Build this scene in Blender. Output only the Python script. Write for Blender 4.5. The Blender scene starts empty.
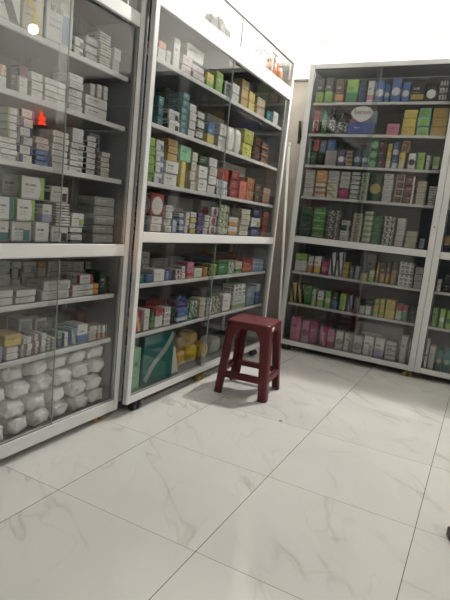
import bpy, bmesh, math, random
from mathutils import Vector, Matrix
random.seed(7)
S = bpy.context.scene
COL = S.collection

# ------------------------------------------------------------------ camera
F_PX = 503.7
CAM = Vector((1.2704, -1.3078, 1.0583))
YAW, PITCH, ROLL = 0.4663, 0.1581, 0.1037
fw = Vector((-math.sin(YAW)*math.cos(PITCH), math.cos(YAW)*math.cos(PITCH), -math.sin(PITCH)))
r0 = Vector((math.cos(YAW), math.sin(YAW), 0)); u0 = r0.cross(fw)
rt = r0*math.cos(ROLL) + u0*math.sin(ROLL); up = -r0*math.sin(ROLL) + u0*math.cos(ROLL)
cam_d = bpy.data.cameras.new('camera'); cam = bpy.data.objects.new('camera', cam_d); COL.objects.link(cam)
cam_d.sensor_fit = 'VERTICAL'; cam_d.sensor_height = 36; cam_d.lens = F_PX/600*36; cam_d.clip_start = .02
M = Matrix((rt, up, -fw)).transposed().to_4x4(); M.translation = CAM; cam.matrix_world = M
S.camera = cam

# ------------------------------------------------------------------ world, lights, exposure
W = bpy.data.worlds.new('world'); S.world = W; W.use_nodes = True
W.node_tree.nodes['Background'].inputs[0].default_value = (.80, .88, 1, 1)
W.node_tree.nodes['Background'].inputs[1].default_value = 0.12
S.view_settings.view_transform = 'Standard'; S.view_settings.look = 'None'
S.view_settings.exposure = -0.58; S.view_settings.gamma = 1; S.view_settings.use_curve_mapping = False
S.cycles.transparent_max_bounces = 24; S.cycles.max_bounces = 10
S.cycles.sample_clamp_indirect = 6
BULB_BACK = (0.68, 3.00, 3.22); BULB_BACK_E = 6900
BULB_SIDE = (2.22, 2.25, 2.62); BULB_SIDE_E = 120
TUBE_POS = (2.54, -2.0, 2.98); TUBE_E = 52
def light(name, kind, loc, watt, color=(1, .97, .92), **k):
    d = bpy.data.lights.new(name, kind); d.energy = watt; d.color = color
    for a, b in k.items(): setattr(d, a, b)
    o = bpy.data.objects.new(name, d); COL.objects.link(o); o.location = loc
    return o
sun = light('evening_street_light', 'SPOT', (2.3, -3.9, 1.15), 330, (1, .52, .26), spot_size=math.radians(4), spot_blend=.8, shadow_soft_size=.05)
sun.rotation_euler = (Vector((-.27, .72, .93)) - Vector((2.3, -3.9, 1.15))).to_track_quat('-Z', 'Y').to_euler()

# ------------------------------------------------------------------ projection of photo rays onto real planes
def ray(px, py): return fw + rt*((px-225)/F_PX) - up*((py-300)/F_PX)
def hit(axis, val, px, py):
    d = ray(px, py); return CAM + d*((val-CAM[axis])/d[axis])
def proj(P):
    d = Vector(P)-CAM; z = d.dot(fw); return 225+F_PX*d.dot(rt)/z, 300-F_PX*d.dot(up)/z

# ------------------------------------------------------------------ materials
def lin(c):
    if isinstance(c, str):
        c = [int(c[i:i+2], 16)/255 for i in (0, 2, 4)]
    return tuple(((x/12.92) if x <= .04045 else ((x+.055)/1.055)**2.4) for x in c) + (1,)
MATS = {}
def mat(name, col, rough=.5, metal=0., spec=.5, bump=0, bscale=40, emit=None, var=0.):
    if name in MATS: return MATS[name]
    m = bpy.data.materials.new(name); m.use_nodes = True; nt = m.node_tree; b = nt.nodes['Principled BSDF']
    b.inputs['Base Color'].default_value = lin(col); b.inputs['Roughness'].default_value = rough
    b.inputs['Metallic'].default_value = metal; b.inputs['Specular IOR Level'].default_value = spec
    if emit:
        b.inputs['Emission Color'].default_value = lin(emit[0]); b.inputs['Emission Strength'].default_value = emit[1]
    tc = nt.nodes.new('ShaderNodeTexCoord'); n = nt.nodes.new('ShaderNodeTexNoise'); n.inputs['Scale'].default_value = bscale
    n.inputs['Detail'].default_value = 4
    nt.links.new(tc.outputs['Object'], n.inputs['Vector'])
    if var:
        mx = nt.nodes.new('ShaderNodeMix'); mx.data_type = 'RGBA'
        c = lin(col); mx.inputs[6].default_value = tuple(x*(1-var) for x in c[:3])+(1,); mx.inputs[7].default_value = tuple(min(1, x*(1+var)) for x in c[:3])+(1,)
        nt.links.new(n.outputs['Fac'], mx.inputs[0]); nt.links.new(mx.outputs[2], b.inputs['Base Color'])
    if bump:
        bp = nt.nodes.new('ShaderNodeBump'); bp.inputs['Strength'].default_value = bump; bp.inputs['Distance'].default_value = .01
        nt.links.new(n.outputs['Fac'], bp.inputs['Height']); nt.links.new(bp.outputs[0], b.inputs['Normal'])
    MATS[name] = m; return m

class G:
    """tiny math-node expression helper"""
    def __init__(s, nt): s.nt = nt
    def m(s, op, a, b=None, c=None, clamp=False):
        n = s.nt.nodes.new('ShaderNodeMath'); n.operation = op; n.use_clamp = clamp
        for i, v in enumerate((a, b, c)):
            if v is None: continue
            if isinstance(v, (int, float)): n.inputs[i].default_value = v
            else: s.nt.links.new(v, n.inputs[i])
        return n.outputs[0]
    def step(s, x, lo, hi):   # 1 when lo<x<hi
        return s.m('MULTIPLY', s.m('GREATER_THAN', x, lo), s.m('LESS_THAN', x, hi))
    def mix(s, f, a, b):
        n = s.nt.nodes.new('ShaderNodeMix'); n.data_type = 'RGBA'
        for i, v in ((0, f), (6, a), (7, b)):
            if isinstance(v, (int, float, tuple)): n.inputs[i].default_value = v
            else: s.nt.links.new(v, n.inputs[i])
        return n.outputs[2]

def glass_mat():
    m = bpy.data.materials.new('cabinet_glass'); m.use_nodes = True; nt = m.node_tree; nt.nodes.clear(); g = G(nt)
    out = nt.nodes.new('ShaderNodeOutputMaterial'); tr = nt.nodes.new('ShaderNodeBsdfTransparent'); gl = nt.nodes.new('ShaderNodeBsdfGlossy')
    tr.inputs[0].default_value = (.905, .91, .908, 1); gl.inputs['Roughness'].default_value = .015; gl.inputs[0].default_value = (1, 1, 1, 1)
    lw = nt.nodes.new('ShaderNodeLayerWeight'); lw.inputs['Blend'].default_value = .5
    f = g.m('MULTIPLY_ADD', g.m('POWER', lw.outputs['Facing'], 5.), .95, .045)
    mx = nt.nodes.new('ShaderNodeMixShader'); nt.links.new(f, mx.inputs[0]); nt.links.new(tr.outputs[0], mx.inputs[1]); nt.links.new(gl.outputs[0], mx.inputs[2])
    nt.links.new(mx.outputs[0], out.inputs[0]); return m
GLASS = glass_mat()

def floor_mat():
    m = bpy.data.materials.new('marble_tile'); m.use_nodes = True; nt = m.node_tree; g = G(nt); b = nt.nodes['Principled BSDF']
    tc = nt.nodes.new('ShaderNodeTexCoord'); sx = nt.nodes.new('ShaderNodeSeparateXYZ'); nt.links.new(tc.outputs['Object'], sx.inputs[0])
    tx = g.m('DIVIDE', sx.outputs[0], .6); ty = g.m('DIVIDE', sx.outputs[1], .6)
    fx = g.m('FRACT', tx); fy = g.m('FRACT', ty); ix = g.m('FLOOR', tx); iy = g.m('FLOOR', ty)
    ex = g.m('MINIMUM', fx, g.m('SUBTRACT', 1., fx)); ey = g.m('MINIMUM', fy, g.m('SUBTRACT', 1., fy))
    grout = g.m('MAXIMUM', g.m('LESS_THAN', ex, .0023), g.m('MULTIPLY', g.m('LESS_THAN', ey, .0021), g.m('MULTIPLY_ADD', g.m('LESS_THAN', sx.outputs[1], 1.5), .6, .12)))
    cb = nt.nodes.new('ShaderNodeCombineXYZ')
    nt.links.new(g.m('ADD', sx.outputs[0], g.m('MULTIPLY', ix, 3.7)), cb.inputs[0]); nt.links.new(g.m('ADD', sx.outputs[1], g.m('MULTIPLY', iy, 5.3)), cb.inputs[1])
    nt.links.new(g.m('ADD', g.m('MULTIPLY', ix, 1.37), g.m('MULTIPLY', iy, 2.11)), cb.inputs[2])
    def vein(scale, rot, w, seed, detail=3.5):
        mp = nt.nodes.new('ShaderNodeMapping'); mp.inputs['Rotation'].default_value = (0, 0, rot); mp.vector_type = 'TEXTURE'; mp.inputs['Scale'].default_value = (3.2, 1, 1); mp.inputs['Location'].default_value = (seed, seed*2, 0)
        nt.links.new(cb.outputs[0], mp.inputs[0])
        n = nt.nodes.new('ShaderNodeTexNoise'); n.inputs['Scale'].default_value = scale; n.inputs['Detail'].default_value = detail; n.inputs['Distortion'].default_value = .35
        nt.links.new(mp.outputs[0], n.inputs[0])
        d = g.m('ABSOLUTE', g.m('SUBTRACT', n.outputs['Fac'], .5))
        return g.m('SUBTRACT', 1., g.m('DIVIDE', d, w), clamp=True)
    v1 = vein(2.7, -.84, .013, 3.1); v1w = vein(2.7, -.84, .06, 3.1); v2 = vein(4.2, -1.1, .012, 9.7)
    pn = nt.nodes.new('ShaderNodeTexNoise'); pn.inputs['Scale'].default_value = 3.2; nt.links.new(cb.outputs[0], pn.inputs[0])
    patch = g.m('MULTIPLY', g.m('SUBTRACT', pn.outputs['Fac'], .40), 4., clamp=True)
    cn = nt.nodes.new('ShaderNodeTexNoise'); cn.inputs['Scale'].default_value = 1.8; cn.inputs['Detail'].default_value = 5; nt.links.new(cb.outputs[0], cn.inputs[0])
    base = g.mix(cn.outputs['Fac'], lin('bfbdba'), lin('d9d7d3'))
    c = g.mix(g.m('MULTIPLY', g.m('MULTIPLY', v1w, patch), .16), base, lin('b0a89f'))
    c = g.mix(g.m('MULTIPLY', g.m('MULTIPLY', v1, patch), .40), c, lin('96908a'))
    c = g.mix(g.m('MULTIPLY', g.m('MULTIPLY', v2, patch), .22), c, lin('9a9082'))
    c = g.mix(grout, c, lin('605b55'))
    nt.links.new(c, b.inputs['Base Color']); b.inputs['Roughness'].default_value = .10; b.inputs['Specular IOR Level'].default_value = .5
    bp = nt.nodes.new('ShaderNodeBump'); bp.inputs['Strength'].default_value = .3; bp.inputs['Distance'].default_value = .001; bp.invert = True
    nt.links.new(grout, bp.inputs['Height']); nt.links.new(bp.outputs[0], b.inputs['Normal'])
    return m

# carton print materials: code "base/accent:style"
PAL = {'W': ('white', 'e2e1dc'), 'C': ('cream', 'd9cfb4'), 'G': ('grey', '9d9f9d'), 'K': ('black', '1e1f22'), 'N': ('navy', '24335f'), 'b': ('blue', '3c6fb5'),
       'l': ('pale-blue', '9db9d3'), 't': ('teal', '157f84'), 'g': ('green', '2f8a45'), 'd': ('dark-green', '17512f'), 'L': ('lime', '8fc03a'), 'm': ('mint', '86cfa0'),
       'y': ('yellow', 'e0c53a'), 'o': ('orange', 'd98b35'), 'O': ('gold', 'c9a24a'), 'r': ('red', 'b8322f'), 'R': ('dark-red', '6e1f26'), 'P': ('pink', 'd77f9f'),
       'M': ('magenta', 'b42a68'), 'p': ('purple', '4c2f86'), 'v': ('lavender', 'aaa9cf'), 'B': ('brown', '5b4033'), 'T': ('tan', 'b59c78'), 'a': ('salmon', 'e27a62'), 'S':('silver','b9bcc0')}
ADJ = {'band': '{}-banded', 'top': '{}-topped', 'side': '{}-ended', 'left': '{}-edged', 'dot': '{}-circled', 'diag': '{}-slashed', 'curve': '{}-curved', 'text': '{}-lettered',
       'code': '{}-squared', 'lines': '{}-striped', 'grid': '{}-checked', 'lower': '{}-bottomed', 'frame': '{}-framed', 'blot': '{}-patterned'}
def look_words(code):
    a, rest = code.split('/'); c, st = rest.split(':')
    return PAL[a][0] + ' ' + ADJ[st].format(PAL[c][0])
PM = {}
def mute(c):
    L = .3*c[0]+.55*c[1]+.15*c[2]
    return tuple((x+(L-x)*.22)*.86 for x in c[:3])+(1,)
def print_mat(code):
    if code in PM: return PM[code]
    a, rest = code.split('/'); c, st = rest.split(':')
    base, acc = lin(PAL[a][1]), lin(PAL[c][1])
    base, acc = mute(base), mute(acc)
    dark = sum(base[:3]) < .75
    ink = lin('b8b8b2') if dark else lin('6a6d76')
    m = bpy.data.materials.new('carton_'+look_words(code).replace(' ', '_')); m.use_nodes = True; nt = m.node_tree; g = G(nt); b = nt.nodes['Principled BSDF']
    uv = nt.nodes.new('ShaderNodeUVMap'); uv.uv_map = 'UVMap'; sp = nt.nodes.new('ShaderNodeSeparateXYZ'); nt.links.new(uv.outputs[0], sp.inputs[0]); u, v = sp.outputs[0], sp.outputs[1]
    oi = nt.nodes.new('ShaderNodeObjectInfo')
    nz = nt.nodes.new('ShaderNodeTexNoise'); nz.noise_dimensions = '3D'; cb = nt.nodes.new('ShaderNodeCombineXYZ')
    nt.links.new(g.m('MULTIPLY', u, 22.), cb.inputs[0]); nt.links.new(g.m('MULTIPLY', v, 3.), cb.inputs[1]); nz.inputs['Scale'].default_value = 1.
    nz.inputs['Detail'].default_value = 1
    nt.links.new(cb.outputs[0], nz.inputs[0])
    glyph = g.m('GREATER_THAN', nz.outputs['Fac'], .46)
    title = g.m('MULTIPLY', g.m('MULTIPLY', g.step(v, .58, .68), g.step(u, .14, .60)), glyph)
    small = g.m('MULTIPLY', g.m('MULTIPLY', g.m('ADD', g.step(v, .42, .46), g.step(v, .30, .34)), g.step(u, .12, .56)), glyph)
    if st == 'band': am = g.step(v, .12, .36)
    elif st == 'lower': am = g.m('LESS_THAN', v, .45)
    elif st == 'top': am = g.m('GREATER_THAN', v, .62)
    elif st == 'side': am = g.m('GREATER_THAN', u, .76)
    elif st == 'left': am = g.m('LESS_THAN', u, .26)
    elif st == 'dot':
        
        ua = nt.nodes.new('ShaderNodeUVMap'); ua.uv_map = 'Aspect'; sa = nt.nodes.new('ShaderNodeSeparateXYZ'); nt.links.new(ua.outputs[0], sa.inputs[0])
        du = g.m('MULTIPLY', g.m('SUBTRACT', u, .5), sa.outputs[0]); d = g.m('ADD', g.m('POWER', du, 2.), g.m('POWER', g.m('SUBTRACT', v, .45), 2.))
        am = g.m('LESS_THAN', d, g.m('POWER', g.m('MULTIPLY', g.m('MINIMUM', sa.outputs[0], .9), .46), 2.))
    elif st == 'diag': am = g.step(g.m('SUBTRACT', g.m('ADD', u, g.m('MULTIPLY', v, .8)), .0), .62, 1.0)
    elif st == 'curve':
        am = g.m('GREATER_THAN', g.m('SUBTRACT', u, g.m('MULTIPLY', g.m('SINE', g.m('MULTIPLY', v, 3.14)), .10)), .72)
    elif st == 'code': am = g.m('MULTIPLY', g.step(u, .58, .92), g.step(v, .08, .60))
    elif st == 'lines': am = g.m('LESS_THAN', g.m('FRACT', g.m('MULTIPLY', v, 4.)), .32)
    elif st == 'grid': am = g.m('MULTIPLY', g.m('GREATER_THAN', g.m('FRACT', g.m('MULTIPLY', u, 3.)), .35), g.m('GREATER_THAN', g.m('FRACT', g.m('MULTIPLY', v, 3.)), .35))
    elif st == 'frame': am = g.m('GREATER_THAN', g.m('MAXIMUM', g.m('ABSOLUTE', g.m('SUBTRACT', u, .5)), g.m('ABSOLUTE', g.m('SUBTRACT', v, .5))), .40)
    elif st == 'blot':
        n2 = nt.nodes.new('ShaderNodeTexNoise'); n2.inputs['Scale'].default_value = 4.5; nt.links.new(uv.outputs[0], n2.inputs[0]); am = g.m('GREATER_THAN', n2.outputs['Fac'], .52)
    else: am = None
    tcol = ink
    col = base
    if st == 'text': tcol = acc
    if am is not None: col = g.mix(g.m('MULTIPLY', am, .6) if st == 'grid' else am, base, acc)
    if st not in ('dot',): col = g.mix(g.m('MULTIPLY', title, .85), col, tcol)
    col = g.mix(g.m('MULTIPLY', small, .6), col, tcol)
    col = g.mix(g.m('MULTIPLY', g.m('LESS_THAN', v, .075), .5), col, tcol if dark is False else lin('0c0c0e'))  # darker base strip imitates the shaded gap between stacked cartons
    hsv = nt.nodes.new('ShaderNodeHueSaturation'); nt.links.new(col if not isinstance(col, tuple) else g.mix(0., col, col), hsv.inputs['Color'])
    nt.links.new(g.m('MULTIPLY_ADD', oi.outputs['Random'], .22, .88), hsv.inputs['Value'])
    nt.links.new(hsv.outputs[0], b.inputs['Base Color']); b.inputs['Roughness'].default_value = .42
    PM[code] = m; return m

ALU = mat('white_aluminium', 'cfcfce', .38, 0, .5, var=.04, bscale=6)
ALU_SIDE = mat('grey_side_panel', 'a6a7a8', .45, var=.05, bscale=5)
BACKP = mat('grey_back_panel', '6b6e6d', .5, var=.06, bscale=4)
SHELFM = mat('shelf_plate', '54585a', .3)
DARK = mat('dark_rubber', '26282a', .6)
YEL = mat('yellow_caster_wheel', '94762c', .5)
STEEL = mat('caster_steel', '6a6c6e', .35, .8)
WHITEW = mat('white_wall_paint', 'eeede8', .8, bump=.05, bscale=60, var=.02)
BEIGE = mat('beige_wall_panel', 'b3aaa0', .6, var=.04)
CEIL = mat('ceiling_paint', 'f0f0ec', .85)

# ------------------------------------------------------------------ mesh helpers
class MB:
    def __init__(s): s.bm = bmesh.new(); s.uv = s.bm.loops.layers.uv.new('UVMap')
    def box(s, x0, x1, y0, y1, z0, z1, bev=0.0, seg=1):
        r = bmesh.ops.create_cube(s.bm, size=1.0); vs = r['verts']
        for v in vs: v.co = Vector(((x0+x1)/2+v.co.x*(x1-x0), (y0+y1)/2+v.co.y*(y1-y0), (z0+z1)/2+v.co.z*(z1-z0)))
        fs = list({f for v in vs for f in v.link_faces})
        for f in fs:
            n = f.normal if f.normal.length else Vector((0, 0, 1)); f.normal_update(); n = f.normal
            for l in f.loops:
                c = l.vert.co; a, bb, cc = (c.x-x0)/(x1-x0), (c.y-y0)/(y1-y0), (c.z-z0)/(z1-z0)
                if abs(n.y) > .5: l[s.uv].uv = (a if n.y < 0 else 1-a, cc)
                elif abs(n.x) > .5: l[s.uv].uv = (bb if n.x > 0 else 1-bb, cc)
                else: l[s.uv].uv = (a, .93+.05*bb)
        if bev > 0:
            es = list({e for v in vs for e in v.link_edges})
            bmesh.ops.bevel(s.bm, geom=es, offset=bev, segments=seg, affect='EDGES', profile=.6)
        return s
    def lathe(s, prof, cx=0, cy=0, seg=16, sx=1, sy=1):
        rings = []
        for r, z in prof:
            rings.append([s.bm.verts.new((cx+sx*r*math.cos(2*math.pi*i/seg), cy+sy*r*math.sin(2*math.pi*i/seg), z)) for i in range(seg)])
        for a, b in zip(rings, rings[1:]):
            for i in range(seg): 
                f = s.bm.faces.new((a[i], a[(i+1) % seg], b[(i+1) % seg], b[i])); f.smooth = True
                for k, l in enumerate(f.loops): l[s.uv].uv = (((i+(1 if k in (1, 2) else 0))/seg*2) % 1.001, 0 if k < 2 else 1)
        s.bm.faces.new(rings[0][::-1]); s.bm.faces.new(rings[-1]); return s
    def tube(s, p0, p1, r, seg=12, r1=None):
        p0, p1 = Vector(p0), Vector(p1); d = (p1-p0); L = d.length; q = d.to_track_quat('Z', 'Y'); r1 = r if r1 is None else r1
        n0 = len(s.bm.verts); s.lathe([(r, 0), (r1, L)], seg=seg); s.bm.verts.ensure_lookup_table()
        for v in list(s.bm.verts)[n0:]: v.co = q @ v.co + p0
        return s
    def prism(s, pts, y0, y1):  # polygon in XZ extruded in Y
        a = [s.bm.verts.new((x, y0, z)) for x, z in pts]; b = [s.bm.verts.new((x, y1, z)) for x, z in pts]; n = len(pts)
        xs = [p[0] for p in pts]; zs = [p[1] for p in pts]
        fs = [s.bm.faces.new(a), s.bm.faces.new(b[::-1])] + [s.bm.faces.new((a[i], b[i], b[(i+1) % n], a[(i+1) % n])) for i in range(n)]
        for f in fs:
            for l in f.loops: l[s.uv].uv = ((l.vert.co.x-min(xs))/(max(xs)-min(xs)), (l.vert.co.z-min(zs))/(max(zs)-min(zs)))
        bmesh.ops.recalc_face_normals(s.bm, faces=fs)
        return s
    def mesh(s, name):
        me = bpy.data.meshes.new(name); s.bm.to_mesh(me); s.bm.free(); return me
    def build(s, name, m, parent=None, loc=None, rz=0):
        me = s.mesh(name); 
        for x in (m if isinstance(m, (list, tuple)) else [m]): me.materials.append(x)
        o = bpy.data.objects.new(name, me); COL.objects.link(o); o.parent = parent
        if loc is not None: o.location = loc
        o.rotation_euler = (0, 0, rz); return o
def tag(o, label, cat, group=None):
    n = len(label.replace(',', ' ').split()); assert 4 <= n <= 16, (n, label)
    o['label'] = label; o['category'] = cat
    if group: o['group'] = group
    return o
def struct(o): o['kind'] = 'structure'; return o
def empty(name, loc, rz=0):
    o = bpy.data.objects.new(name, None); COL.objects.link(o); o.location = loc; o.rotation_euler = (0, 0, rz); o.empty_display_size = .1; return o
def text_mesh(txt, size, name, m, parent, loc, rot, depth=.0008, sx=1):
    c = bpy.data.curves.new(name, 'FONT'); c.body = txt; c.size = size; c.align_x = 'CENTER'; c.align_y = 'CENTER'; c.extrude = depth
    t = bpy.data.objects.new('tmp', c); me = bpy.data.meshes.new_from_object(t); bpy.data.objects.remove(t); me.name = name
    me.materials.clear(); me.materials.append(m)
    o = bpy.data.objects.new(name, me); COL.objects.link(o); o.parent = parent; o.location = loc; o.rotation_euler = rot; o.scale = (sx, 1, 1); return o

# ------------------------------------------------------------------ room shell
XL, XR, YB_, YF, H = -.74, 2.66, 3.15, -4.6, 3.34
FLM = floor_mat()
struct(MB().box(XL, XR, YF, YB_, -.05, 0).build('floor', FLM))
struct(MB().box(XL, XR, YF, YB_, H, H+.06).build('ceiling', CEIL))
struct(MB().box(XL-.1, XL, YF, YB_+.1, 0, H).build('wall_left', WHITEW))
struct(MB().box(XL, XR, YB_, YB_+.1, 0, H).build('wall_back', WHITEW))
struct(MB().box(XR, XR+.1, YF, YB_+.1, 0, H).build('wall_right', WHITEW))
fr = MB().box(XL, -.1, YF-.1, YF, 0, H).box(2.1, XR, YF-.1, YF, 0, H).box(-.1, 2.1, YF-.1, YF, 2.6, H)
struct(fr.build('wall_front', WHITEW))
struct(MB().box(XL, XR, YB_-.02, YB_, 0, 2.325).build('trim_1', BEIGE))
struct(MB().box(XL, XR, YB_-.032, YB_, 2.325, 2.345, .002).build('trim_2', mat('dark_cap_strip', '5a534c', .5)))
struct(MB().box(-.54, XR, YB_-.004, YB_, 2.672, 2.682, .002).build('trim_3', WHITEW))

# ------------------------------------------------------------------ cabinets
PW = .045   # post width
def cabinet(name, label, loc, rz, width, depth, z0, ztop, shelves, mid, header=None, bottom_h=.055, splits=(.5, .5), casters=((.10, .06), ), post_l=PW, post_r=PW, pd=.028, group='glass fronted medicine cabinets'):
    """local: front at y=0 facing -y, x 0..width"""
    t = tag(empty(name, loc, rz), label, 'cabinet', group)
    for x0, x1 in ((0, post_l), (width-post_r, width)):
        MB().box(x0, x1, 0, pd, z0, ztop, .003).build('post', ALU, t)
    for x0, x1 in ((0, .03), (width-.03, width)):
        MB().box(x0, x1, depth-.03, depth, z0, ztop, .002).build('post', ALU, t)
    iw0, iw1 = post_l, width-post_r
    MB().box(iw0, iw1, .002, pd, z0, z0+bottom_h, .003).build('bottom_rail', ALU, t)
    MB().box(iw0, iw1, .002, pd, mid[0], mid[1], .003).build('middle_rail', ALU, t)
    MB().box(.03, width-.03, .046, depth-.03, z0+.01, z0+.03).build('bottom_panel', SHELFM, t)
    MB().box(.03, width-.03, .046, depth-.012, mid[1]-.03, mid[1]-.012).build('middle_panel', SHELFM, t)
    MB().box(.004, .012, .045, depth-.03, z0+.01, ztop-.01).build('side_panel', ALU_SIDE, t)
    MB().box(width-.012, width-.004, .045, depth-.03, z0+.01, ztop-.01).build('side_panel', ALU_SIDE, t)
    MB().box(.03, width-.03, depth-.010, depth-.004, z0+.01, ztop-.01).build('back_panel', BACKP, t)
    for zs in shelves:
        o = MB().box(.014, width-.014, .050, depth-.012, zs-.012, zs-.001).build('shelf', SHELFM, t)
        MB().box(.046, width-.046, .038, .0495, zs-.021, zs, .002).build('shelf_edge', ALU, o)
    top_z = header[0] if header else ztop-.04
    if header:
        MB().box(iw0, iw1, .002, pd, header[0], header[1], .003).build('header_rail', ALU, t)
        MB().box(.03, width-.03, .046, depth-.012, header[1]-.03, header[1]-.012).build('header_panel', SHELFM, t)
        MB().box(iw0, iw1, .002, pd, header[2], header[2]+.03, .003).build('top_rail', ALU, t)
        MB().box(iw0, iw1, .0035, .007, header[2]-.005, header[2]-.0002).build('gasket', DARK, t)
        n = header[3]
        for i in range(1, n):
            xm = iw0+(iw1-iw0)*header[4][i-1]
            MB().box(xm-.004, xm+.004, .008, .02, header[1], header[2]).build('divider', ALU, t)
        MB().box(iw0+.001, iw1-.001, .0085, .0125, header[1]+.001, header[2]-.001).build('display_glass', GLASS, t)
    else:
        MB().box(iw0, iw1, .002, pd, ztop-.04, ztop, .003).build('top_rail', ALU, t)
        MB().box(.01, width-.01, .046, depth-.012, ztop-.02, ztop-.008).build('top_panel', ALU_SIDE, t)
    for k, (za, zb) in enumerate(((z0+bottom_h, mid[0]), (mid[1], top_z))):
        xm = iw0+(iw1-iw0)*splits[k]
        gk = MB()
        for q in ((iw0, iw1, zb-.005, zb-.0002), (iw0, iw1, za+.0002, za+.003), (iw0+.0002, iw0+.004, za+.004, zb-.006), (iw1-.004, iw1-.0002, za+.004, zb-.006)): gk.box(q[0], q[1], .0035, .0045, q[2], q[3])
        gk.build('gasket', DARK, t)
        for j, (x0, x1, y) in enumerate(((iw0+.001, xm+.02, .0055), (xm-.02, iw1-.001, .0145))):
            d = MB().box(x0, x1, y, y+.005, za+.001, zb-.001).build('glass_door', GLASS, t)
            if j: continue
            ex = x1
            MB().box(ex-.001, ex+.001, y-.0005, y+.0055, za+.002, zb-.002).build('glass_edge', mat('green_glass_edge', '98a19e', .2), d)
    for cx in casters:
        wm = DARK if cx < 0 else YEL; cx = abs(cx)
        for cy in (.034, depth-.05):
            c = MB().box(cx-.030, cx+.030, cy-.022, cy+.022, z0-.006, z0).box(cx-.006, cx+.006, cy-.008, cy+.008, .020, z0-.0055).build('caster', STEEL, t)
            for dx in (-.022, .022):
                R2 = min(.0225, z0/2-.004); w = MB().lathe([(.006, -.013), (R2-.003, -.013), (R2, -.009), (R2, .009), (R2-.003, .013), (.006, .013)], seg=20)
                bmesh.ops.rotate(w.bm, verts=w.bm.verts, cent=(0, 0, 0), matrix=Matrix.Rotation(math.pi/2, 3, 'Y'))
                bmesh.ops.translate(w.bm, verts=w.bm.verts, vec=(cx+dx, cy, R2+.0002))
                w.build('wheel', wm, c)
    return t
XA, XB, YC = -.285, -.240, 2.744
A0Y, A1Y = -.62, .683
B0Y, B1Y = .694, 2.475
C0X, C1X = -.226, .915
DEP = .40
PAB = .034
cabA = cabinet('display_cabinet', 'white glass cabinet nearest the viewer on the left, cotton packs at its bottom', (XA, A0Y, 0), math.pi/2, A1Y-A0Y, DEP, .036, 2.30,
               [.417, .643, 1.192, 1.436, 1.656], (.832, .890), header=(1.875, 1.935, 2.26, 3, (.48, .93)), splits=(.65, .645), post_l=PAB, post_r=PAB, casters=(.12, A1Y-A0Y-.115), bottom_h=.062)
cabB = cabinet('display_cabinet', 'white glass cabinet in the middle behind the red stool, with lettered display top', (XB, B0Y, 0), math.pi/2, B1Y-B0Y, DEP, .064, 2.292,
               [.419, .685, 1.205, 1.489, 1.792], (.904, .956), header=(1.998, 2.088, 2.262, 3, (.497, .78)), splits=(.44, .44), post_l=PAB, post_r=PAB, casters=(-.12, .80, -(B1Y-B0Y-.12)), bottom_h=.042)
cabC = cabinet('display_cabinet', 'white glass cabinet on the back wall, pink cartons on its bottom shelf', (C0X, YC, 0), 0, C1X-C0X, DEP-.02, .05, 2.35,
               [.415, .687, 1.318, 1.573, 1.820, 2.062], (.932, .985), splits=(.56, .48), casters=(-.08, C1X-C0X-.045), bottom_h=.042)
cabD = cabinet('display_cabinet', 'white glass cabinet cut off by the right edge, teal cartons at its bottom', (C1X+.002, YC, 0), 0, 1.14, DEP-.02, .05, 2.35,
               [.415, .687, 1.318, 1.573, 1.820, 2.062], (.932, .985), splits=(.5, .5), casters=(1.06,), bottom_h=.042)
for o, dx in ((cabC, C1X-C0X-.022), ):
    for z in (1.16,): MB().tube((dx, .001, z), (dx, -.003, z), .006, 10).build('lock', STEEL, o)

# ------------------------------------------------------------------ products
CACHE = {}
def carton_mesh(w, d, h, code):
    key = (round(w, 3), round(d, 3), round(h, 3), code)
    if key not in CACHE:
        b = MB(); b.box(-w/2, w/2, 0, d, 0, h, min(.0024, h*.08))
        e = .0006; lip = min(.014, h*.3)   # tucked end flap and its seam on each end
        b.box(-w/2-e, -w/2+.001, d*.06, d*.94, h-lip, h-.002); b.box(w/2-.001, w/2+e, d*.06, d*.94, h-lip, h-.002)
        b.box(-w/2+.004, w/2-.004, d*.08, d*.92, h-.001, h+e*.7)
        au = b.bm.loops.layers.uv.new('Aspect')
        for f in b.bm.faces:
            for l in f.loops: l[au].uv = (w/h, 0)
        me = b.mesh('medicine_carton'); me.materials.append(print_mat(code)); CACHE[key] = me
    return CACHE[key]
ORD = 'first second third fourth fifth sixth seventh eighth ninth tenth eleventh twelfth thirteenth fourteenth fifteenth sixteenth seventeenth eighteenth nineteenth twentieth'.split()
CABS = {'A': ('near left cabinet', 0, XA, 1), 'B': ('tall middle cabinet', 0, XB, 1), 'C': ('back wall cabinet', 1, YC, 0), 'D': ('right edge cabinet', 1, YC, 0)}
LIM = {'A': (A0Y+.05, A1Y-.05), 'B': (B0Y+.05, B1Y-.05), 'C': (C0X+.05, C1X-.05), 'D': (C1X+.055, C1X+1.08)}
def solve_along(cab, plane, z, px):
    """coordinate along the cabinet where a point on the product plane at height z projects to photo column px"""
    ax = CABS[cab][1]
    f = (lambda s: proj((plane, s, z))[0]) if ax == 0 else (lambda s: proj((s, plane, z))[0])
    a, b = (-.9, 3.3) if ax == 0 else (-.6, 2.3)
    for _ in range(50):
        m = (a+b)/2
        if f(m) < px: a = m
        else: b = m
    return (a+b)/2
def solve_z(cab, plane, s, py):
    ax = CABS[cab][1]; a, b = -.2, 3.2
    for _ in range(50):
        m = (a+b)/2; P = (plane, s, m) if ax == 0 else (s, plane, m)
        if proj(P)[1] > py: a = m
        else: b = m
    return (a+b)/2
JOBS = []
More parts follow.
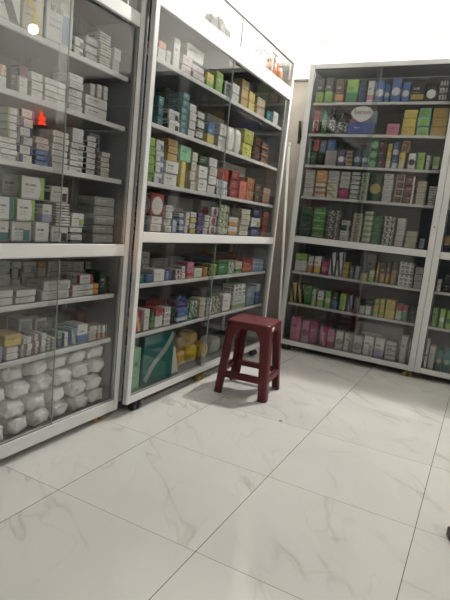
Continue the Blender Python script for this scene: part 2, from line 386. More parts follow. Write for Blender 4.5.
def fill(cab, sname, zs, ceil, items, frm='left', off=.052, rear_off=.175):
    """items: (x0,x1,ytop,n,code[,opts]) with photo columns of the front face; opts: d depth, rear True, kind"""
    cname, ax, face, _ = CABS[cab]; sgn = -1 if ax == 0 else 1
    placed = []; recs = []
    for it in items:
        x0, x1, yt, n, code = it[:5]; op = it[5] if len(it) > 5 else {}
        rear = op.get('rear', False); plane = face + sgn*((rear_off if rear else off)+random.uniform(0, .006)+op.get('back', 0))
        a, b = solve_along(cab, plane, zs+.03, x0), solve_along(cab, plane, zs+.03, x1)
        a, b = max(a, LIM[cab][0]), min(b, LIM[cab][1])
        z0 = zs; w = b-a
        if w < .008: continue
        mine = [q for q in placed if q[0] == rear]
        raised = False
        over = [q for q in mine if min(b, q[2])-max(a, q[1]) > .35*min(w, q[2]-q[1])]
        if over: z0 = max(q[3] for q in over); raised = True
        for q in mine:     # trim small sideways overlaps with neighbours at the same height
            if q in over or q[3] <= z0+.001 or q[4] > z0+.3: continue
            if min(b, q[2])-max(a, q[1]) > 0:
                if (a+b) > (q[1]+q[2]): a = q[2]+.0015
                else: b = q[1]-.0015
        if raised:
            for q in mine:
                if q not in over and q[3] > z0 and min(b, q[2])-max(a, q[1]) > 0:
                    if (a+b) > (q[1]+q[2]): a = q[2]+.0015
                    else: b = q[1]-.0015
        w = b-a-.0015
        if w < .010: continue
        z1 = min(solve_z(cab, plane, (a+b)/2, yt), ceil-.012)
        if z1-z0 < .012*n: z1 = z0+.014*n
        if z1 > ceil-.004: continue
        placed.append((rear, a, b, z1, z0)); recs.append([rear, raised, a, b, z0, z1, n, code, op, plane])
    for rear in (False, True):
        for raised in (False, True):
            L = sorted([r for r in recs if r[0] == rear and r[1] == raised], key=lambda r: r[2], reverse=(frm == 'right'))
            for k, (_, _, a, b, z0, z1, n, code, op, plane) in enumerate(L):
                word = ('rear ' if rear else '')+('raised ' if raised else '')
                # position words use what stands there: single box or stack, counted together
                h = (z1-z0)/n; w = b-a-.0015
                for i in range(n):
                    kd = op.get('kind', 'carton'); dd = op.get('d', random.choice((.075, .085, .095)))
                    c2 = op['codes'][i % len(op['codes'])] if 'codes' in op else code
                    jx = random.uniform(-.0022, .0022) if n > 1 else 0
                    s = (a+b)/2 + jx
                    if ax == 0: loc, rz = (plane-random.uniform(0, .009), s, z0+i*h), math.pi/2
                    else: loc, rz = (s, plane+random.uniform(0, .009), z0+i*h), 0
                    lvl = '' if n == 1 else (' lowest' if i == 0 else ' topmost' if i == n-1 else ' '+ORD[i]+' up')
                    noun = op.get('noun', NOUN[kd])
                    lab = f"{look_words(c2) if kd=='carton' else op.get('look', look_words(c2))} {noun}{lvl}, {ORD[k]} {word}{'stack' if kd=='carton' else 'place'} from {frm}, {sname.replace(' right part', '')}, {cname}"
                    px, py = proj(loc); dist = (Vector(loc)-CAM).length
                    score = w*h/dist**2*(.35 if rear else 1)*(1 if -4 < px < 452 and -10 < py < 605 else .02)*(abs(CAM[ax]-loc[ax])/dist)
                    JOBS.append((score, kd, (w-.0055, dd, h-.0034, c2), loc, rz, lab, CATS[kd], f"goods on the {sname.replace(' right part', '')} of the {cname}"))
NOUN = {'carton': 'carton', 'bottle': 'bottle', 'pouch': 'pouch', 'tubey': 'tube'}
CATS = {'carton': 'box', 'bottle': 'bottle', 'pouch': 'bag', 'tubey': 'tube'}
def mk_carton(w, d, h, code):
    me = carton_mesh(w, d, h, code); o = bpy.data.objects.new('medicine_carton', me); COL.objects.link(o); return o
def mk_bottle(w, d, h, code):
    r = w/2; a, rest = code.split('/'); c = rest.split(':')[0]
    b = MB().lathe([(r*.9, 0), (r, .004), (r, h*.62), (r*.85, h*.72), (r*.42, h*.80), (r*.42, h*.86)], 0, r, 18)
    o = b.build('medicine_bottle', mat('plastic_'+a, PAL[a][1], .2))
    MB().lathe([(r*1.01, h*.12), (r*1.01, h*.56)], 0, r, 18).build('bottle_label', print_mat(f'{a}/{c}:blot'), o)
    MB().lathe([(r*.46, h*.84), (r*.48, h*.99), (r*.4, h)], 0, r, 14).build('bottle_cap', mat('cap_'+a, PAL[a][1], .35), o)
    return o
def soft_mesh(w, d, h, seed, nx=14, ny=8, nz=8, name='pack', amp=.09):
    """a stuffed plastic pack: superellipsoid with folds and crimped ends"""
    bm = bmesh.new(); bmesh.ops.create_icosphere(bm, subdivisions=4, radius=1)
    rnd = random.Random(seed); ph = [rnd.uniform(0, 6.28) for _ in range(8)]
    for v in bm.verts:
        x, y, z = v.co
        f = lambda t, p: math.copysign(abs(t)**p, t)
        X, Y, Z = f(x, .50), f(y, .55), f(z, .58)
        k = 1+amp*(math.sin(7*x+ph[0])*math.cos(6*z+ph[1])*.5+math.sin(11*y+4*z+ph[2])*.3+math.sin(17*x-9*z+ph[3])*.22+math.sin(23*z+13*x+ph[4])*.15)
        crimp = 1-.28*max(0, abs(x)-.72)/.28
        v.co = Vector((X*w/2*(1+.02*math.sin(9*z+ph[5])), Y*d/2*k*crimp, Z*h/2*k*crimp))
    lo = min(v.co.z for v in bm.verts)
    for v in bm.verts: v.co.z -= lo; v.co.y += d/2
    for fc in bm.faces: fc.smooth = True
    me = bpy.data.meshes.new(name); bm.to_mesh(me); bm.free(); return me
def mk_pouch(w, d, h, code):
    a = code.split('/')[0]
    me = soft_mesh(w, d, h, hash((round(w, 3), round(h, 3))) % 99 if False else int(w*1000+h*777), name='goods_pouch')
    o = bpy.data.objects.new('goods_pouch', me); COL.objects.link(o); me.materials.append(mat('film_'+a, PAL[a][1], .22, bump=.3, bscale=30, var=.12)); return o
MAKERS = {'carton': mk_carton, 'bottle': mk_bottle, 'pouch': mk_pouch}
R_ = {'rear': True}

N_SINGLE = 296
#@@DATA
# near left cabinet
fill('A', 'top shelf', 1.656, 1.875, [
    (-30, -6, -45, 1, 'W/b:top'), (-5, 22, -34, 1, 'W/K:diag', {'d': .11}), (23, 45, -25, 1, 'C/y:diag', {'d': .11}), (46, 74, -18, 1, 'W/b:code', {'d': .11}),
    (75, 85, 37, 2, 'W/K:code'), (86, 99, 37, 3, 'G/W:text'), (100, 112, 33, 3, 'W/G:lines'), (113, 121, 48, 2, 'W/G:text'),
    (80, 95, 8, 1, 'K/G:text', R_), (96, 110, 14, 1, 'G/K:text', R_)], 'right')
fill('A', 'second shelf', 1.436, 1.63, [
    (-20, -10, 62, 2, 'W/r:text'), (-9, 8, 74, 1, 'W/K:text'), (-9, 9, 62, 1, 'o/W:blot'), (10, 19, 67, 1, 'K/O:text'), (20, 30, 65, 1, 'W/R:top', {'d': .1}),
    (31, 44, 72, 3, 'W/G:text'), (45, 67, 80, 4, 'W/G:text', {'d': .11}), (69, 84, 74, 5, 'W/G:lines'), (85, 108, 97, 2, 'W/K:text'),
    (90, 96, 83, 1, 'W/G:text'), (96.5, 102, 84, 1, 'W/G:text'), (102.5, 108, 86, 1, 'W/G:text'), (124, 130, 95, 3, 'W/G:grid'),
    (96, 112, 72, 1, 'K/G:text', {'rear': True, 'kind': 'pouch', 'look': 'black shiny', 'd': .1}), (30, 60, 60, 1, 'K/G:text', R_)], 'right')
fill('A', 'third shelf', 1.192, 1.41, [
    (-16, -1, 118, 6, 'W/G:text'), (0, 18, 137, 4, 'W/K:text', {'d': .11}), (7, 18, 107, 4, 'W/L:left', {'d': .11}), (20, 34, 109, 6, 'W/p:side', {'codes': ['W/p:left', 'W/p:side']}),
    (36, 50, 150, 3, 'b/W:text'), (36, 50, 137, 2, 'W/r:lines'), (52, 69, 131, 6, 'W/o:text'), (70, 84, 143, 5, 'W/G:code'), (72, 84, 128, 1, 'S/G:text'),
    (86, 98, 136, 7, 'W/N:side'), (101, 110, 152, 5, 'W/y:code'), (112, 126, 142, 1, 'G/N:text', {'back': .05}), (88, 112, 119, 1, 'W/v:band', R_)], 'right')  # set-back grey navy-lettered box stands in for a reflection in the glass
fill('A', 'fourth shelf', .890, 1.16, [
    (-24, -1, 221, 1, 'W/b:band'), (0, 11, 220, 1, 'W/t:lower', {'d': .11}), (12, 33, 221, 1, 'W/t:code', {'d': .11}), (35, 50, 222, 1, 'W/K:text', {'d': .11}), (51, 69, 226, 1, 'W/K:code', {'d': .11}),
    (70, 83, 227, 2, 'W/K:band'), (-8, 14, 196, 1, 'W/t:side', {'d': .11}), (16, 39, 199, 1, 'W/L:curve', {'d': .11}), (42, 53, 204, 1, 'W/v:lower'), (55, 70, 203, 2, 'W/K:lines'),
    (71, 84, 213, 1, 'W/L:code'), (20, 44, 176, 1, 'W/L:curve', {'d': .11}), (50, 68, 186, 1, 'W/K:code'),
    (93, 114, 197, 5, 'G/W:text', {'d': .11}), (117, 125, 203, 5, 'W/G:text')], 'right')
fill('A', 'fifth shelf', .643, .832, [
    (-12, 14, 290, 2, 'W/G:text'), (16, 37, 289, 2, 'W/G:text', {'d': .1}), (43, 71, 280, 2, 'W/S:code', {'d': .1}), (73, 100, 284, 2, 'W/o:side', {'d': .1}), (80, 94, 274, 1, 'W/r:side'),
    (98, 108, 271, 1, 'd/W:text'), (109, 117, 276, 1, 'R/W:text'),
    (-6, 11, 261, 3, 'W/G:text', R_), (12, 22, 261, 2, 'W/K:code', R_), (23, 36, 261, 3, 'W/G:code', R_), (37, 46, 261, 2, 'C/o:top', R_), (47, 58, 261, 3, 'W/G:text', R_),
    (59, 72, 261, 3, 'W/G:lines', R_), (73, 84, 261, 2, 'W/T:text', R_), (85, 94, 261, 3, 'W/R:side', R_), (95, 102, 262, 2, 'C/d:text', R_)], 'right')
fill('A', 'sixth shelf', .417, .620, [
    (-14, -6, 345, 3, 'v/N:text'), (-5, 4, 346, 3, 'v/p:lines'), (6, 19, 346, 2, 'W/M:text'), (4, 22, 334, 1, 'y/O:top', {'d': .1}), (21, 26, 338, 3, 'W/P:text'), (27, 33, 337, 3, 'W/G:text'),
    (34, 40, 334, 3, 'W/r:left'), (41, 47, 333, 3, 'W/P:text'), (48, 52, 338, 1, 'W/t:lines'), (53, 57, 337, 1, 'W/g:lines'), (58, 64, 331, 1, 'N/g:top'), (65, 70, 332, 1, 'W/g:side'), (71, 77, 329, 1, 'b/L:diag'),
    (78, 89, 324, 1, 'W/b:lower'), (90, 98, 326, 3, 'W/K:text'), (99, 102, 325, 1, 'W/o:lower'), (102.5, 106, 325, 1, 'W/o:lower'), (106.5, 110, 324, 1, 'W/o:lower'), (111, 115, 323, 1, 'W/G:text'),
    (20, 34, 318, 1, 'G/W:frame', R_), (36, 48, 318, 1, 'G/W:frame', R_), (52, 70, 315, 1, 'd/G:text', R_), (78, 106, 309, 1, 'R/W:text', {'rear': True, 'kind': 'pouch', 'look': 'dark red glossy', 'd': .11})], 'right')
# middle cabinet
fill('B', 'top shelf', 1.792, 1.998, [
    (158, 166, 41, 1, 'W/a:top'), (167, 172, 50, 1, 'W/G:text'), (173, 180, 38, 1, 'W/P:text'), (182, 192, 56, 2, 'W/P:lines'), (193, 205, 66, 2, 'W/P:band'), (186, 203, 47, 1, 'W/G:text'),
    (207, 214, 73, 1, 'y/L:lower'), (216, 223, 72, 1, 'L/W:text'), (225, 231, 82, 1, 'K/W:frame'), (233, 240, 84, 2, 'W/G:text'), (241, 248, 80, 3, 'O/W:text'), (249, 255, 92, 2, 'y/W:text'),
    (257, 265, 98, 2, 'T/W:text'), (267, 272, 111, 1, 't/W:text'), (273, 278, 112, 1, 'W/G:text'), (235, 262, 72, 1, 'G/W:text', R_)])
fill('B', 'second shelf', 1.489, 1.768, [
    (158, 164, 96, 3, 't/W:text', {'d': .11}), (169, 180, 110, 2, 'W/K:code', {'d': .11}), (181, 188, 93, 6, 't/W:text', {'d': .11}), (189, 196, 104, 4, 'W/G:text'), (197, 204, 112, 3, 'W/K:band'),
    (208, 215, 122, 1, 'b/y:lower'), (219, 226, 124, 2, 'W/K:text'), (228, 235, 127, 1, 'W/G:text', {'kind': 'pouch', 'look': 'clear white', 'd': .06}), (236, 242, 130, 1, 'W/G:text', {'kind': 'pouch', 'look': 'pale white', 'd': .06}),
    (243, 252, 130, 2, 'y/L:blot'), (254, 260, 138, 3, 'B/r:text'), (261, 268, 142, 3, 'B/o:band'), (205, 222, 116, 1, 'G/W:text', R_), (164, 179, 90, 3, 'd/t:text', R_)])
fill('B', 'third shelf', 1.205, 1.465, [
    (147, 154, 137, 5, 'L/g:text'), (155, 163, 140, 4, 'W/b:code'), (165, 178, 161, 2, 'W/K:text'), (166, 176, 139, 3, 'O/o:text'), (180, 185, 161, 1, 'y/W:text'), (179, 190, 146, 1, 'm/g:text'),
    (187, 196, 152, 4, 'W/y:side'), (198, 207, 166, 2, 'W/K:text'), (198, 207, 156, 1, 'd/W:text'), (208, 216, 158, 4, 'W/G:text'), (217, 228, 180, 2, 'W/b:grid'), (217, 228, 169, 1, 'r/R:text'),
    (230, 238, 171, 3, 'r/R:lines'), (239, 246, 181, 1, 'a/r:text'), (247, 254, 178, 2, 'o/B:blot'), (255, 262, 184, 2, 'B/W:text'), (263, 270, 188, 2, 'T/r:band'), (222, 244, 160, 1, 'W/G:text', R_), (168, 190, 136, 1, 'd/G:text', R_)])
fill('B', 'fourth shelf', .956, 1.181, [
    (141, 147, 200, 4, 'N/W:text'), (152, 163, 216, 2, 'W/K:text'), (150, 163, 193, 1, 'r/W:dot'), (165, 172, 205, 4, 'W/K:text'), (173, 178, 220, 2, 'l/W:text'), (179, 184, 213, 3, 'W/b:lower'), (185, 189, 212, 3, 'W/G:text'),
    (190, 196, 212, 4, 'W/y:lower', {'codes': ['y/W:text', 'W/K:text']}), (197, 203, 213, 5, 'p/W:text'), (204, 209, 215, 3, 'W/g:text'), (210, 217, 207, 3, 'W/M:dot'), (219, 228, 205, 4, 'C/g:blot'),
    (229, 238, 217, 2, 'W/o:lower'), (240, 249, 209, 5, 'C/G:text'), (251, 260, 208, 3, 'W/t:band', {'codes': ['N/W:text', 'W/T:code']}), (262, 270, 212, 4, 'r/B:text'),
    (166, 192, 197, 1, 'G/W:text', R_), (200, 216, 196, 1, 'W/G:text', R_)])
fill('B', 'fifth shelf', .685, .902, [
    (139, 146, 274, 1, 't/g:band'), (147, 153, 274, 1, 'b/N:text'), (154, 165, 269, 1, 'W/T:text'), (166, 170, 271, 1, 'b/W:text'), (171, 175, 270, 1, 'p/K:text'), (176, 181, 269, 2, 'W/r:dot'), (182, 186, 266, 2, 'W/r:text'),
    (187, 194, 262, 1, 'P/r:band'), (195, 203, 268, 1, 'W/g:text'), (204, 208, 267, 1, 'o/r:text'), (209, 217, 264, 1, 'g/y:blot'), (218, 228, 262, 1, 'g/W:text'), (229, 235, 261, 1, 'W/g:blot'), (236, 242, 261, 1, 'C/g:band'),
    (243, 252, 258, 1, 'r/o:band'), (253, 264, 259, 1, 'l/b:grid'), (142, 150, 252, 2, 'W/K:text', R_), (152, 168, 258, 2, 'G/W:text', R_), (170, 184, 257, 2, 'G/C:text', R_), (190, 210, 256, 1, 'N/G:text', R_), (214, 240, 253, 1, 'R/g:text', R_)])
fill('B', 'sixth shelf', .419, .661, [
    (135, 142, 310, 1, 'M/y:diag'), (144, 150, 309, 1, 'W/P:text'), (151, 154, 312, 1, 'g/L:band'), (155, 163, 308, 1, 'W/r:top'), (164, 171, 307, 1, 'W/N:grid'), (172, 176, 308, 1, 'd/T:text'), (177, 188, 308, 1, 'b/W:band'), (177, 188, 296, 1, 'N/b:blot', {'kind': 'pouch', 'look': 'navy blue plastic', 'd': .09}),
    (190, 198, 301, 1, 'g/W:blot'), (199, 205, 298, 1, 'C/T:grid'), (206, 212, 298, 1, 'W/g:grid'), (213, 221, 296, 1, 'C/K:blot'), (223, 231, 294, 1, 'W/T:text'), (232, 245, 296, 1, 'W/L:band'), (233, 245, 284, 1, 'W/d:grid'),
    (247, 255, 287, 1, 'l/W:text'), (256, 264, 284, 1, 'b/W:top'), (145, 165, 298, 1, 'R/G:text', R_), (200, 222, 288, 1, 'G/d:text', R_)])
# back wall cabinet
fill('C', 'top shelf', 2.062, 2.31, [
    (315, 323, 78, 1, 'K/L:lower'), (324, 332, 77, 1, 'K/L:lower'), (334, 343, 78, 1, 'B/o:band'), (345, 357, 79, 1, 'L/g:lower'), (358, 365, 80, 1, 'N/b:text'), (366, 373, 80, 1, 'W/P:band'), (374, 383, 80, 1, 'b/W:dot'), (383.5, 389, 84, 1, 'b/W:dot'),
    (390, 400, 78, 1, 'b/W:dot'), (401, 409, 82, 1, 'b/W:dot'), (410, 424, 80, 1, 'K/O:band'), (425, 436, 83, 1, 'K/W:dot'), (437, 447, 80, 1, 'K/W:grid'), (425, 447, 76, 1, 'K/G:text', R_)])
fill('C', 'second shelf', 1.820, 2.038, [
    (311, 318, 109, 1, 'r/W:text', {'kind': 'bottle', 'look': 'red plastic'}), (320, 326, 108, 1, 'g/W:text', {'kind': 'bottle', 'look': 'green plastic'}), (327, 334, 108, 1, 'K/W:text', {'kind': 'bottle', 'look': 'black slim'}), (335, 347, 112, 1, 'K/S:text', {'kind': 'bottle', 'look': 'black wide'}),
    (386, 399, 123, 1, 'P/M:text'), (401, 415, 109, 3, 'y/O:text'), (416, 429, 104, 3, 'm/L:dot'), (430, 446, 106, 3, 'O/o:text')])
fill('C', 'third shelf', 1.573, 1.796, [
    (304, 309, 152, 1, 'd/L:top'), (310, 316, 151, 1, 'g/K:blot'), (317, 323, 152, 1, 'K/T:text'), (324, 336, 150, 1, 'G/P:text'), (337, 344, 150, 1, 'p/W:dot'), (345, 352, 150, 1, 'T/B:lines'), (353, 360, 150, 1, 'N/l:dot'), (361, 367, 150, 1, 't/W:dot'),
    (304, 310, 139, 1, 'd/t:text'), (311, 317, 139, 1, 'r/B:text'), (318, 324, 140, 1, 'b/W:text'), (325, 333, 138, 1, 'b/l:text'), (368, 376, 139, 3, 'g/m:dot'), (377, 384, 137, 3, 'R/W:text'), (385, 390, 151, 1, 'y/W:lower'), (385, 390, 143, 1, 'y/d:text'),
    (391, 397, 142, 2, 'b/W:lower'), (398, 404, 152, 1, 'y/C:lower'), (399, 407, 139, 1, 'B/o:frame'), (406, 415, 153, 1, 'W/K:dot'), (416, 424, 152, 1, 'L/g:text'), (425, 430, 155, 1, 'W/g:side'), (432, 439, 156, 1, 'L/W:band')])
fill('C', 'fourth shelf', 1.318, 1.549, [
    (302, 313, 167, 6, 'W/R:text'), (314, 325, 181, 3, 'W/o:top'), (314, 325, 170, 1, 'o/W:text'), (326, 337, 183, 2, 'W/y:diag'), (326, 337, 168, 3, 'W/G:lines'), (338, 348, 188, 1, 'M/P:text'), (338, 348, 170, 4, 'W/P:text'),
    (349, 358, 169, 6, 'W/d:band'), (359, 367, 170, 5, 'W/L:dot'), (368, 380, 173, 1, 'd/O:dot'), (381, 391, 171, 5, 'W/K:text'), (393, 402, 174, 4, 'R/C:frame'), (403, 413, 176, 3, 'R/W:side'), (415, 425, 181, 4, 'C/B:text'), (427, 436, 186, 2, 'W/G:lines')])
fill('C', 'fifth shelf', .985, 1.294, [
    (298, 310, 207, 4, 'd/g:text'), (311, 323, 207, 4, 'g/L:band'), (325, 338, 210, 4, 'B/S:blot'), (339, 348, 220, 4, 'W/d:side', {'codes': ['W/K:text', 'W/K:text', 'd/W:side']}), (350, 360, 213, 5, 'C/d:text'), (361, 370, 211, 6, 'W/L:lower'),
    (371, 379, 216, 4, 'g/m:text'), (381, 392, 216, 5, 'W/d:blot'), (394, 403, 218, 5, 'W/v:text'), (404, 416, 231, 3, 'C/L:text'), (418, 425, 237, 1, 'S/K:frame')])
fill('C', 'sixth shelf', .687, .932, [
    (294, 306, 253, 1, 'W/L:top'), (307, 312, 256, 1, 'W/o:lower'), (313, 320, 256, 1, 'W/y:lower'), (321, 327, 261, 1, 'M/P:dot'), (328, 334, 252, 1, 'W/N:diag'), (335, 341, 252, 1, 'W/N:diag'), (342, 348, 262, 1, 'y/B:grid'), (349, 353, 267, 1, 'G/W:text'),
    (354, 359, 266, 1, 'S/G:text'), (360, 367, 273, 1, 'C/y:lower'), (368, 374, 270, 1, 'C/L:lower'), (375, 378, 262, 1, 'O/W:text', {'kind': 'bottle', 'look': 'gold'}), (379, 384, 262, 1, 'B/O:lower'), (385, 389, 261, 1, 'B/o:lower'), (390, 395, 261, 1, 'O/B:top'),
    (397, 412, 262, 2, 'W/K:grid', {'d': .1}), (413, 422, 267, 3, 'W/G:text'), (364, 374, 254, 1, 'G/d:text', R_)])
fill('C', 'seventh shelf', .415, .663, [
    (289, 295.5, 282, 1, 'y/K:diag'), (296, 302, 283, 1, 'K/y:diag'), (303, 310, 286, 1, 'g/L:text'), (311, 315, 289, 1, 'W/L:blot'), (316, 323, 291, 1, 'W/L:lower'), (324, 330, 291, 1, 'L/W:dot'), (331, 337, 291, 1, 'd/b:lower'), (338, 345, 294, 1, 'L/y:side'),
    (347, 352, 295, 1, 'l/N:diag'), (353, 358, 297, 1, 'G/b:text'), (359, 364.5, 300, 1, 'W/K:top'), (365, 371, 300, 1, 'W/K:top'), (373, 378, 299, 2, 'y/L:dot'), (378.5, 383.5, 299, 2, 'y/L:dot'), (384, 394, 300, 2, 'y/g:text'), (395, 401, 304, 1, 'W/r:top'), (401.5, 407, 305, 1, 'g/r:top'), (409, 415, 306, 1, 'K/G:text')])
fill('C', 'bottom shelf', .0815, .391, [
    (289, 299, 317, 1, 'P/M:text'), (300, 307.5, 320, 1, 'P/M:dot'), (308, 316, 322, 1, 'M/P:text'), (319, 325.5, 326, 1, 'M/P:diag'), (326, 333, 329, 1, 'P/M:band'), (334, 342, 331, 1, 'W/G:dot'), (343, 351, 333, 1, 'W/G:code'), (352, 361, 336, 1, 'W/G:dot'), (362, 372, 336, 1, 'W/G:code'),
    (373, 383, 338, 1, 'W/v:lower'), (384, 395, 342, 1, 'W/G:lines'), (398, 405, 336, 1, 'W/G:text'), (406, 412, 340, 1, 'S/G:text'), (352, 400, 324, 1, 'G/W:text', R_)])
# cabinet at the right edge
fill('D', 'fourth shelf', 1.318, 1.549, [(443, 455, 190, 3, 'G/W:text')])
fill('D', 'fifth shelf', .985, 1.294, [(439, 449, 236, 1, 'O/N:lower'), (450, 462, 232, 1, 'N/W:text')])
fill('D', 'sixth shelf', .687, .932, [(433, 441, 279, 1, 'W/G:text'), (443, 452, 272, 2, 'K/G:text'), (453, 466, 268, 2, 'G/W:text')])
fill('D', 'seventh shelf', .415, .663, [(431, 437, 308, 1, 'L/g:blot'), (438, 444, 309, 1, 'L/W:dot'), (445, 452, 311, 1, 'L/g:dot'), (453, 463, 312, 1, 'y/L:text')])
fill('D', 'bottom shelf', .0815, .391, [(422, 426, 339, 1, 'W/K:dot'), (427, 433, 346, 1, 'W/G:text'), (435, 441, 349, 1, 't/O:dot'), (442, 449, 350, 1, 't/m:dot'), (450, 460, 352, 1, 't/W:text')])
for sn, z_, c_, lo, codes in (('top shelf', 2.062, 2.31, 455, 'K/W:text b/W:dot W/r:band G/W:text'), ('second shelf', 1.82, 2.038, 453, 'y/r:text W/g:side o/W:band W/b:text'), ('third shelf', 1.573, 1.796, 452, 'W/t:band L/W:text W/K:text R/W:text'),
        ('fourth shelf', 1.318, 1.549, 458, 'W/b:text C/g:side W/r:text g/W:text'), ('fifth shelf', .985, 1.294, 464, 'W/v:text d/W:text W/G:text y/W:text'), ('sixth shelf', .687, .932, 468, 'W/b:side P/W:text C/r:band W/G:text'), ('seventh shelf', .415, .663, 465, 'g/y:text W/L:band W/K:text o/W:text'), ('bottom shelf', .0815, .391, 462, 'W/G:text t/W:text G/W:text W/b:band')):
    cl = codes.split(); x_ = lo; its = []
    yb_ = proj((1.3, YC+.06, z_))[1]
    while x_ < 560:
        w_ = random.choice((9, 11, 13)); its.append((x_, x_+w_-1, yb_+(x_-460)*.12-random.uniform(14, 24), random.choice((1, 2, 3)), cl[int((x_-lo)/12) % 4])); x_ += w_+.5
    fill('D', sn+' right part', z_, c_, its)
#@@END
cart = sorted([j for j in JOBS if j[1] == 'carton'], key=lambda j: -j[0])
for sc_, kd, dims, loc, rz, lab, cat, grp in cart[:N_SINGLE] + [j for j in JOBS if j[1] != 'carton']:
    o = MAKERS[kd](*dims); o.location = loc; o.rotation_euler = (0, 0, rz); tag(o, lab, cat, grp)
bmx = bmesh.new(); mats_x = []
for sc_, kd, dims, loc, rz, lab, cat, grp in cart[N_SINGLE:]:      # the smallest in view, together as one stuff object
    me = carton_mesh(*dims); m_ = me.materials[0]
    if m_ not in mats_x: mats_x.append(m_)
    k0 = len(bmx.faces); v0 = len(bmx.verts); bmx.from_mesh(me); bmx.verts.ensure_lookup_table(); bmx.faces.ensure_lookup_table()
    T_ = Matrix.Translation(loc) @ Matrix.Rotation(rz, 4, 'Z')
    for v in bmx.verts[v0:]: v.co = T_ @ v.co
    for f in bmx.faces[k0:]: f.material_index = mats_x.index(m_)
me = bpy.data.meshes.new('small_carton_stock'); bmx.to_mesh(me); bmx.free()
for m_ in mats_x: me.materials.append(m_)
stock = bpy.data.objects.new('small_carton_stock', me); COL.objects.link(stock); stock['kind'] = 'stuff'
tag(stock, 'many small medicine cartons filling the shelves between the larger ones', 'cartons')

# the legible carton with a white leaf shaped display card
s0, s1 = solve_along('C', YC+.06, 1.85, 348), solve_along('C', YC+.06, 1.85, 373)
sb = tag(empty('display_carton', ((s0+s1)/2, YC+.06, 1.820)), 'navy blue carton with white leaf shaped card reading Seiron, second shelf, back wall cabinet', 'box')
w = (s1-s0); MB().box(-w/2, w/2, 0, .09, 0, .095, .0012).build('box_body', mat('royal_blue_card', '2d4596', .35), sb)
MB().box(-w/2, w/2, .055, .09, .0955, .190, .001).build('box_back', print_mat('l/G:text'), sb)
MB().box(-w/2, -w*.22, .030, .054, .0955, .125, .001).build('sample_carton', print_mat('a/o:blot'), sb)
pts = []
for k in range(28):
    a = 2*math.pi*k/28; x = .088*math.cos(a); z = .056*math.sin(a)
    if z < 0: x *= (1+z/.056*.45); z *= 1.15
    pts.append((x-.004, -0+.160+z))
cd = MB().prism(pts, .0, .004).build('header_card', mat('white_card', 'e8e6e0', .5), sb)
cd.location = (0, -.0045, 0)
text_mesh('Seiron', .050, 'lettering', mat('black_ink', '23252c', .5), cd, (-.004, -.0012, .170), (math.pi/2, 0, 0))
text_mesh('Seiron', .020, 'lettering', mat('white_ink', 'd7dbe4', .5), sb, (-.03, -.001, .055), (math.pi/2, 0, 0))

# shrink wrapped cotton packs in the near cabinet
plast = mat('cotton_pack_plastic', 'f6f6f5', .14, 0, .8, bump=1.0, bscale=38, var=.05)
pk = [soft_mesh(.1075, .20, .0735, 5+i, name='cotton_pack', amp=.13) for i in range(5)]
for m_ in pk: m_.materials.append(plast)
rows = ['bottom row', 'second row up', 'third row up', 'top row']
for r in range(4):
    for c in range(9):
        if r == 3 and c == 3: continue
        yy = -.364 + c*.1215 - (.03 if r % 2 else 0) + random.uniform(-.003, .003)
        if yy > .614: continue
        o = bpy.data.objects.new('cotton_pack', pk[(r*3+c) % 5]); COL.objects.link(o)
        o.location = (XA-.055-random.uniform(0, .018), yy, .0685+r*.080); o.rotation_euler = (random.uniform(-.01, .01), random.uniform(-.01, .01), math.pi/2+random.uniform(-.05, .05))
        tag(o, f'white shrink-wrapped cotton pack, {ORD[8-c]} from right in the {rows[r]}, near left cabinet bottom', 'cotton pack', 'cotton packs at the bottom of the near cabinet')

# big goods at the bottom of the middle cabinet
def yb(px, x=XB-.06, z=.12): return solve_along('B', x, z, px)
def bx(name, px0, px1, z0, h, d, m, label, cat, back=0, rz=0.):
    a, b = yb(px0), yb(px1)
    o = MB().box(-(b-a)/2, (b-a)/2, 0, d, 0, h, .003, 2).build(name, m, None, (XB-.056-back, (a+b)/2, z0), math.pi/2+rz); tag(o, label, cat); return o, b-a
zf = .0955
bx('green_carton', 131, 138, zf, .235, .09, print_mat('m/g:text'), 'pale green upright carton left of the teal carton, bottom of middle cabinet', 'box')
tb, tw = bx('teal_carton', 141, 171, zf, .285, .14, mat('teal_card', '12635d', .3, var=.1, bscale=8), 'large teal carton with silver ribbon behind glass, bottom of middle cabinet', 'box')
rib = []
for k in range(13):
    t_ = k/12; rib.append((-.42*tw+t_*.86*tw, .03+.24*(t_**1.0)+.016*math.sin(t_*6.3)))
rp = [(x-.014, z+.010) for x, z in rib] + [(x+.014, z-.010) for x, z in rib[::-1]]
MB().prism(rp, -.004, .001).build('ribbon', mat('silver_ribbon', 'a9b2b0', .35, .3), tb)
tp = [(0, 0), (.085, 0), (.03, .17), (.0, .18)]
o = MB().prism(tp, 0, .04).build('folded_leaflet', mat('white_leaflet', 'd8d6ca', .6), None, (XB-.07, yb(172), zf), math.pi/2); tag(o, 'white slanted folded leaflet beside the teal carton, bottom of middle cabinet', 'leaflet')
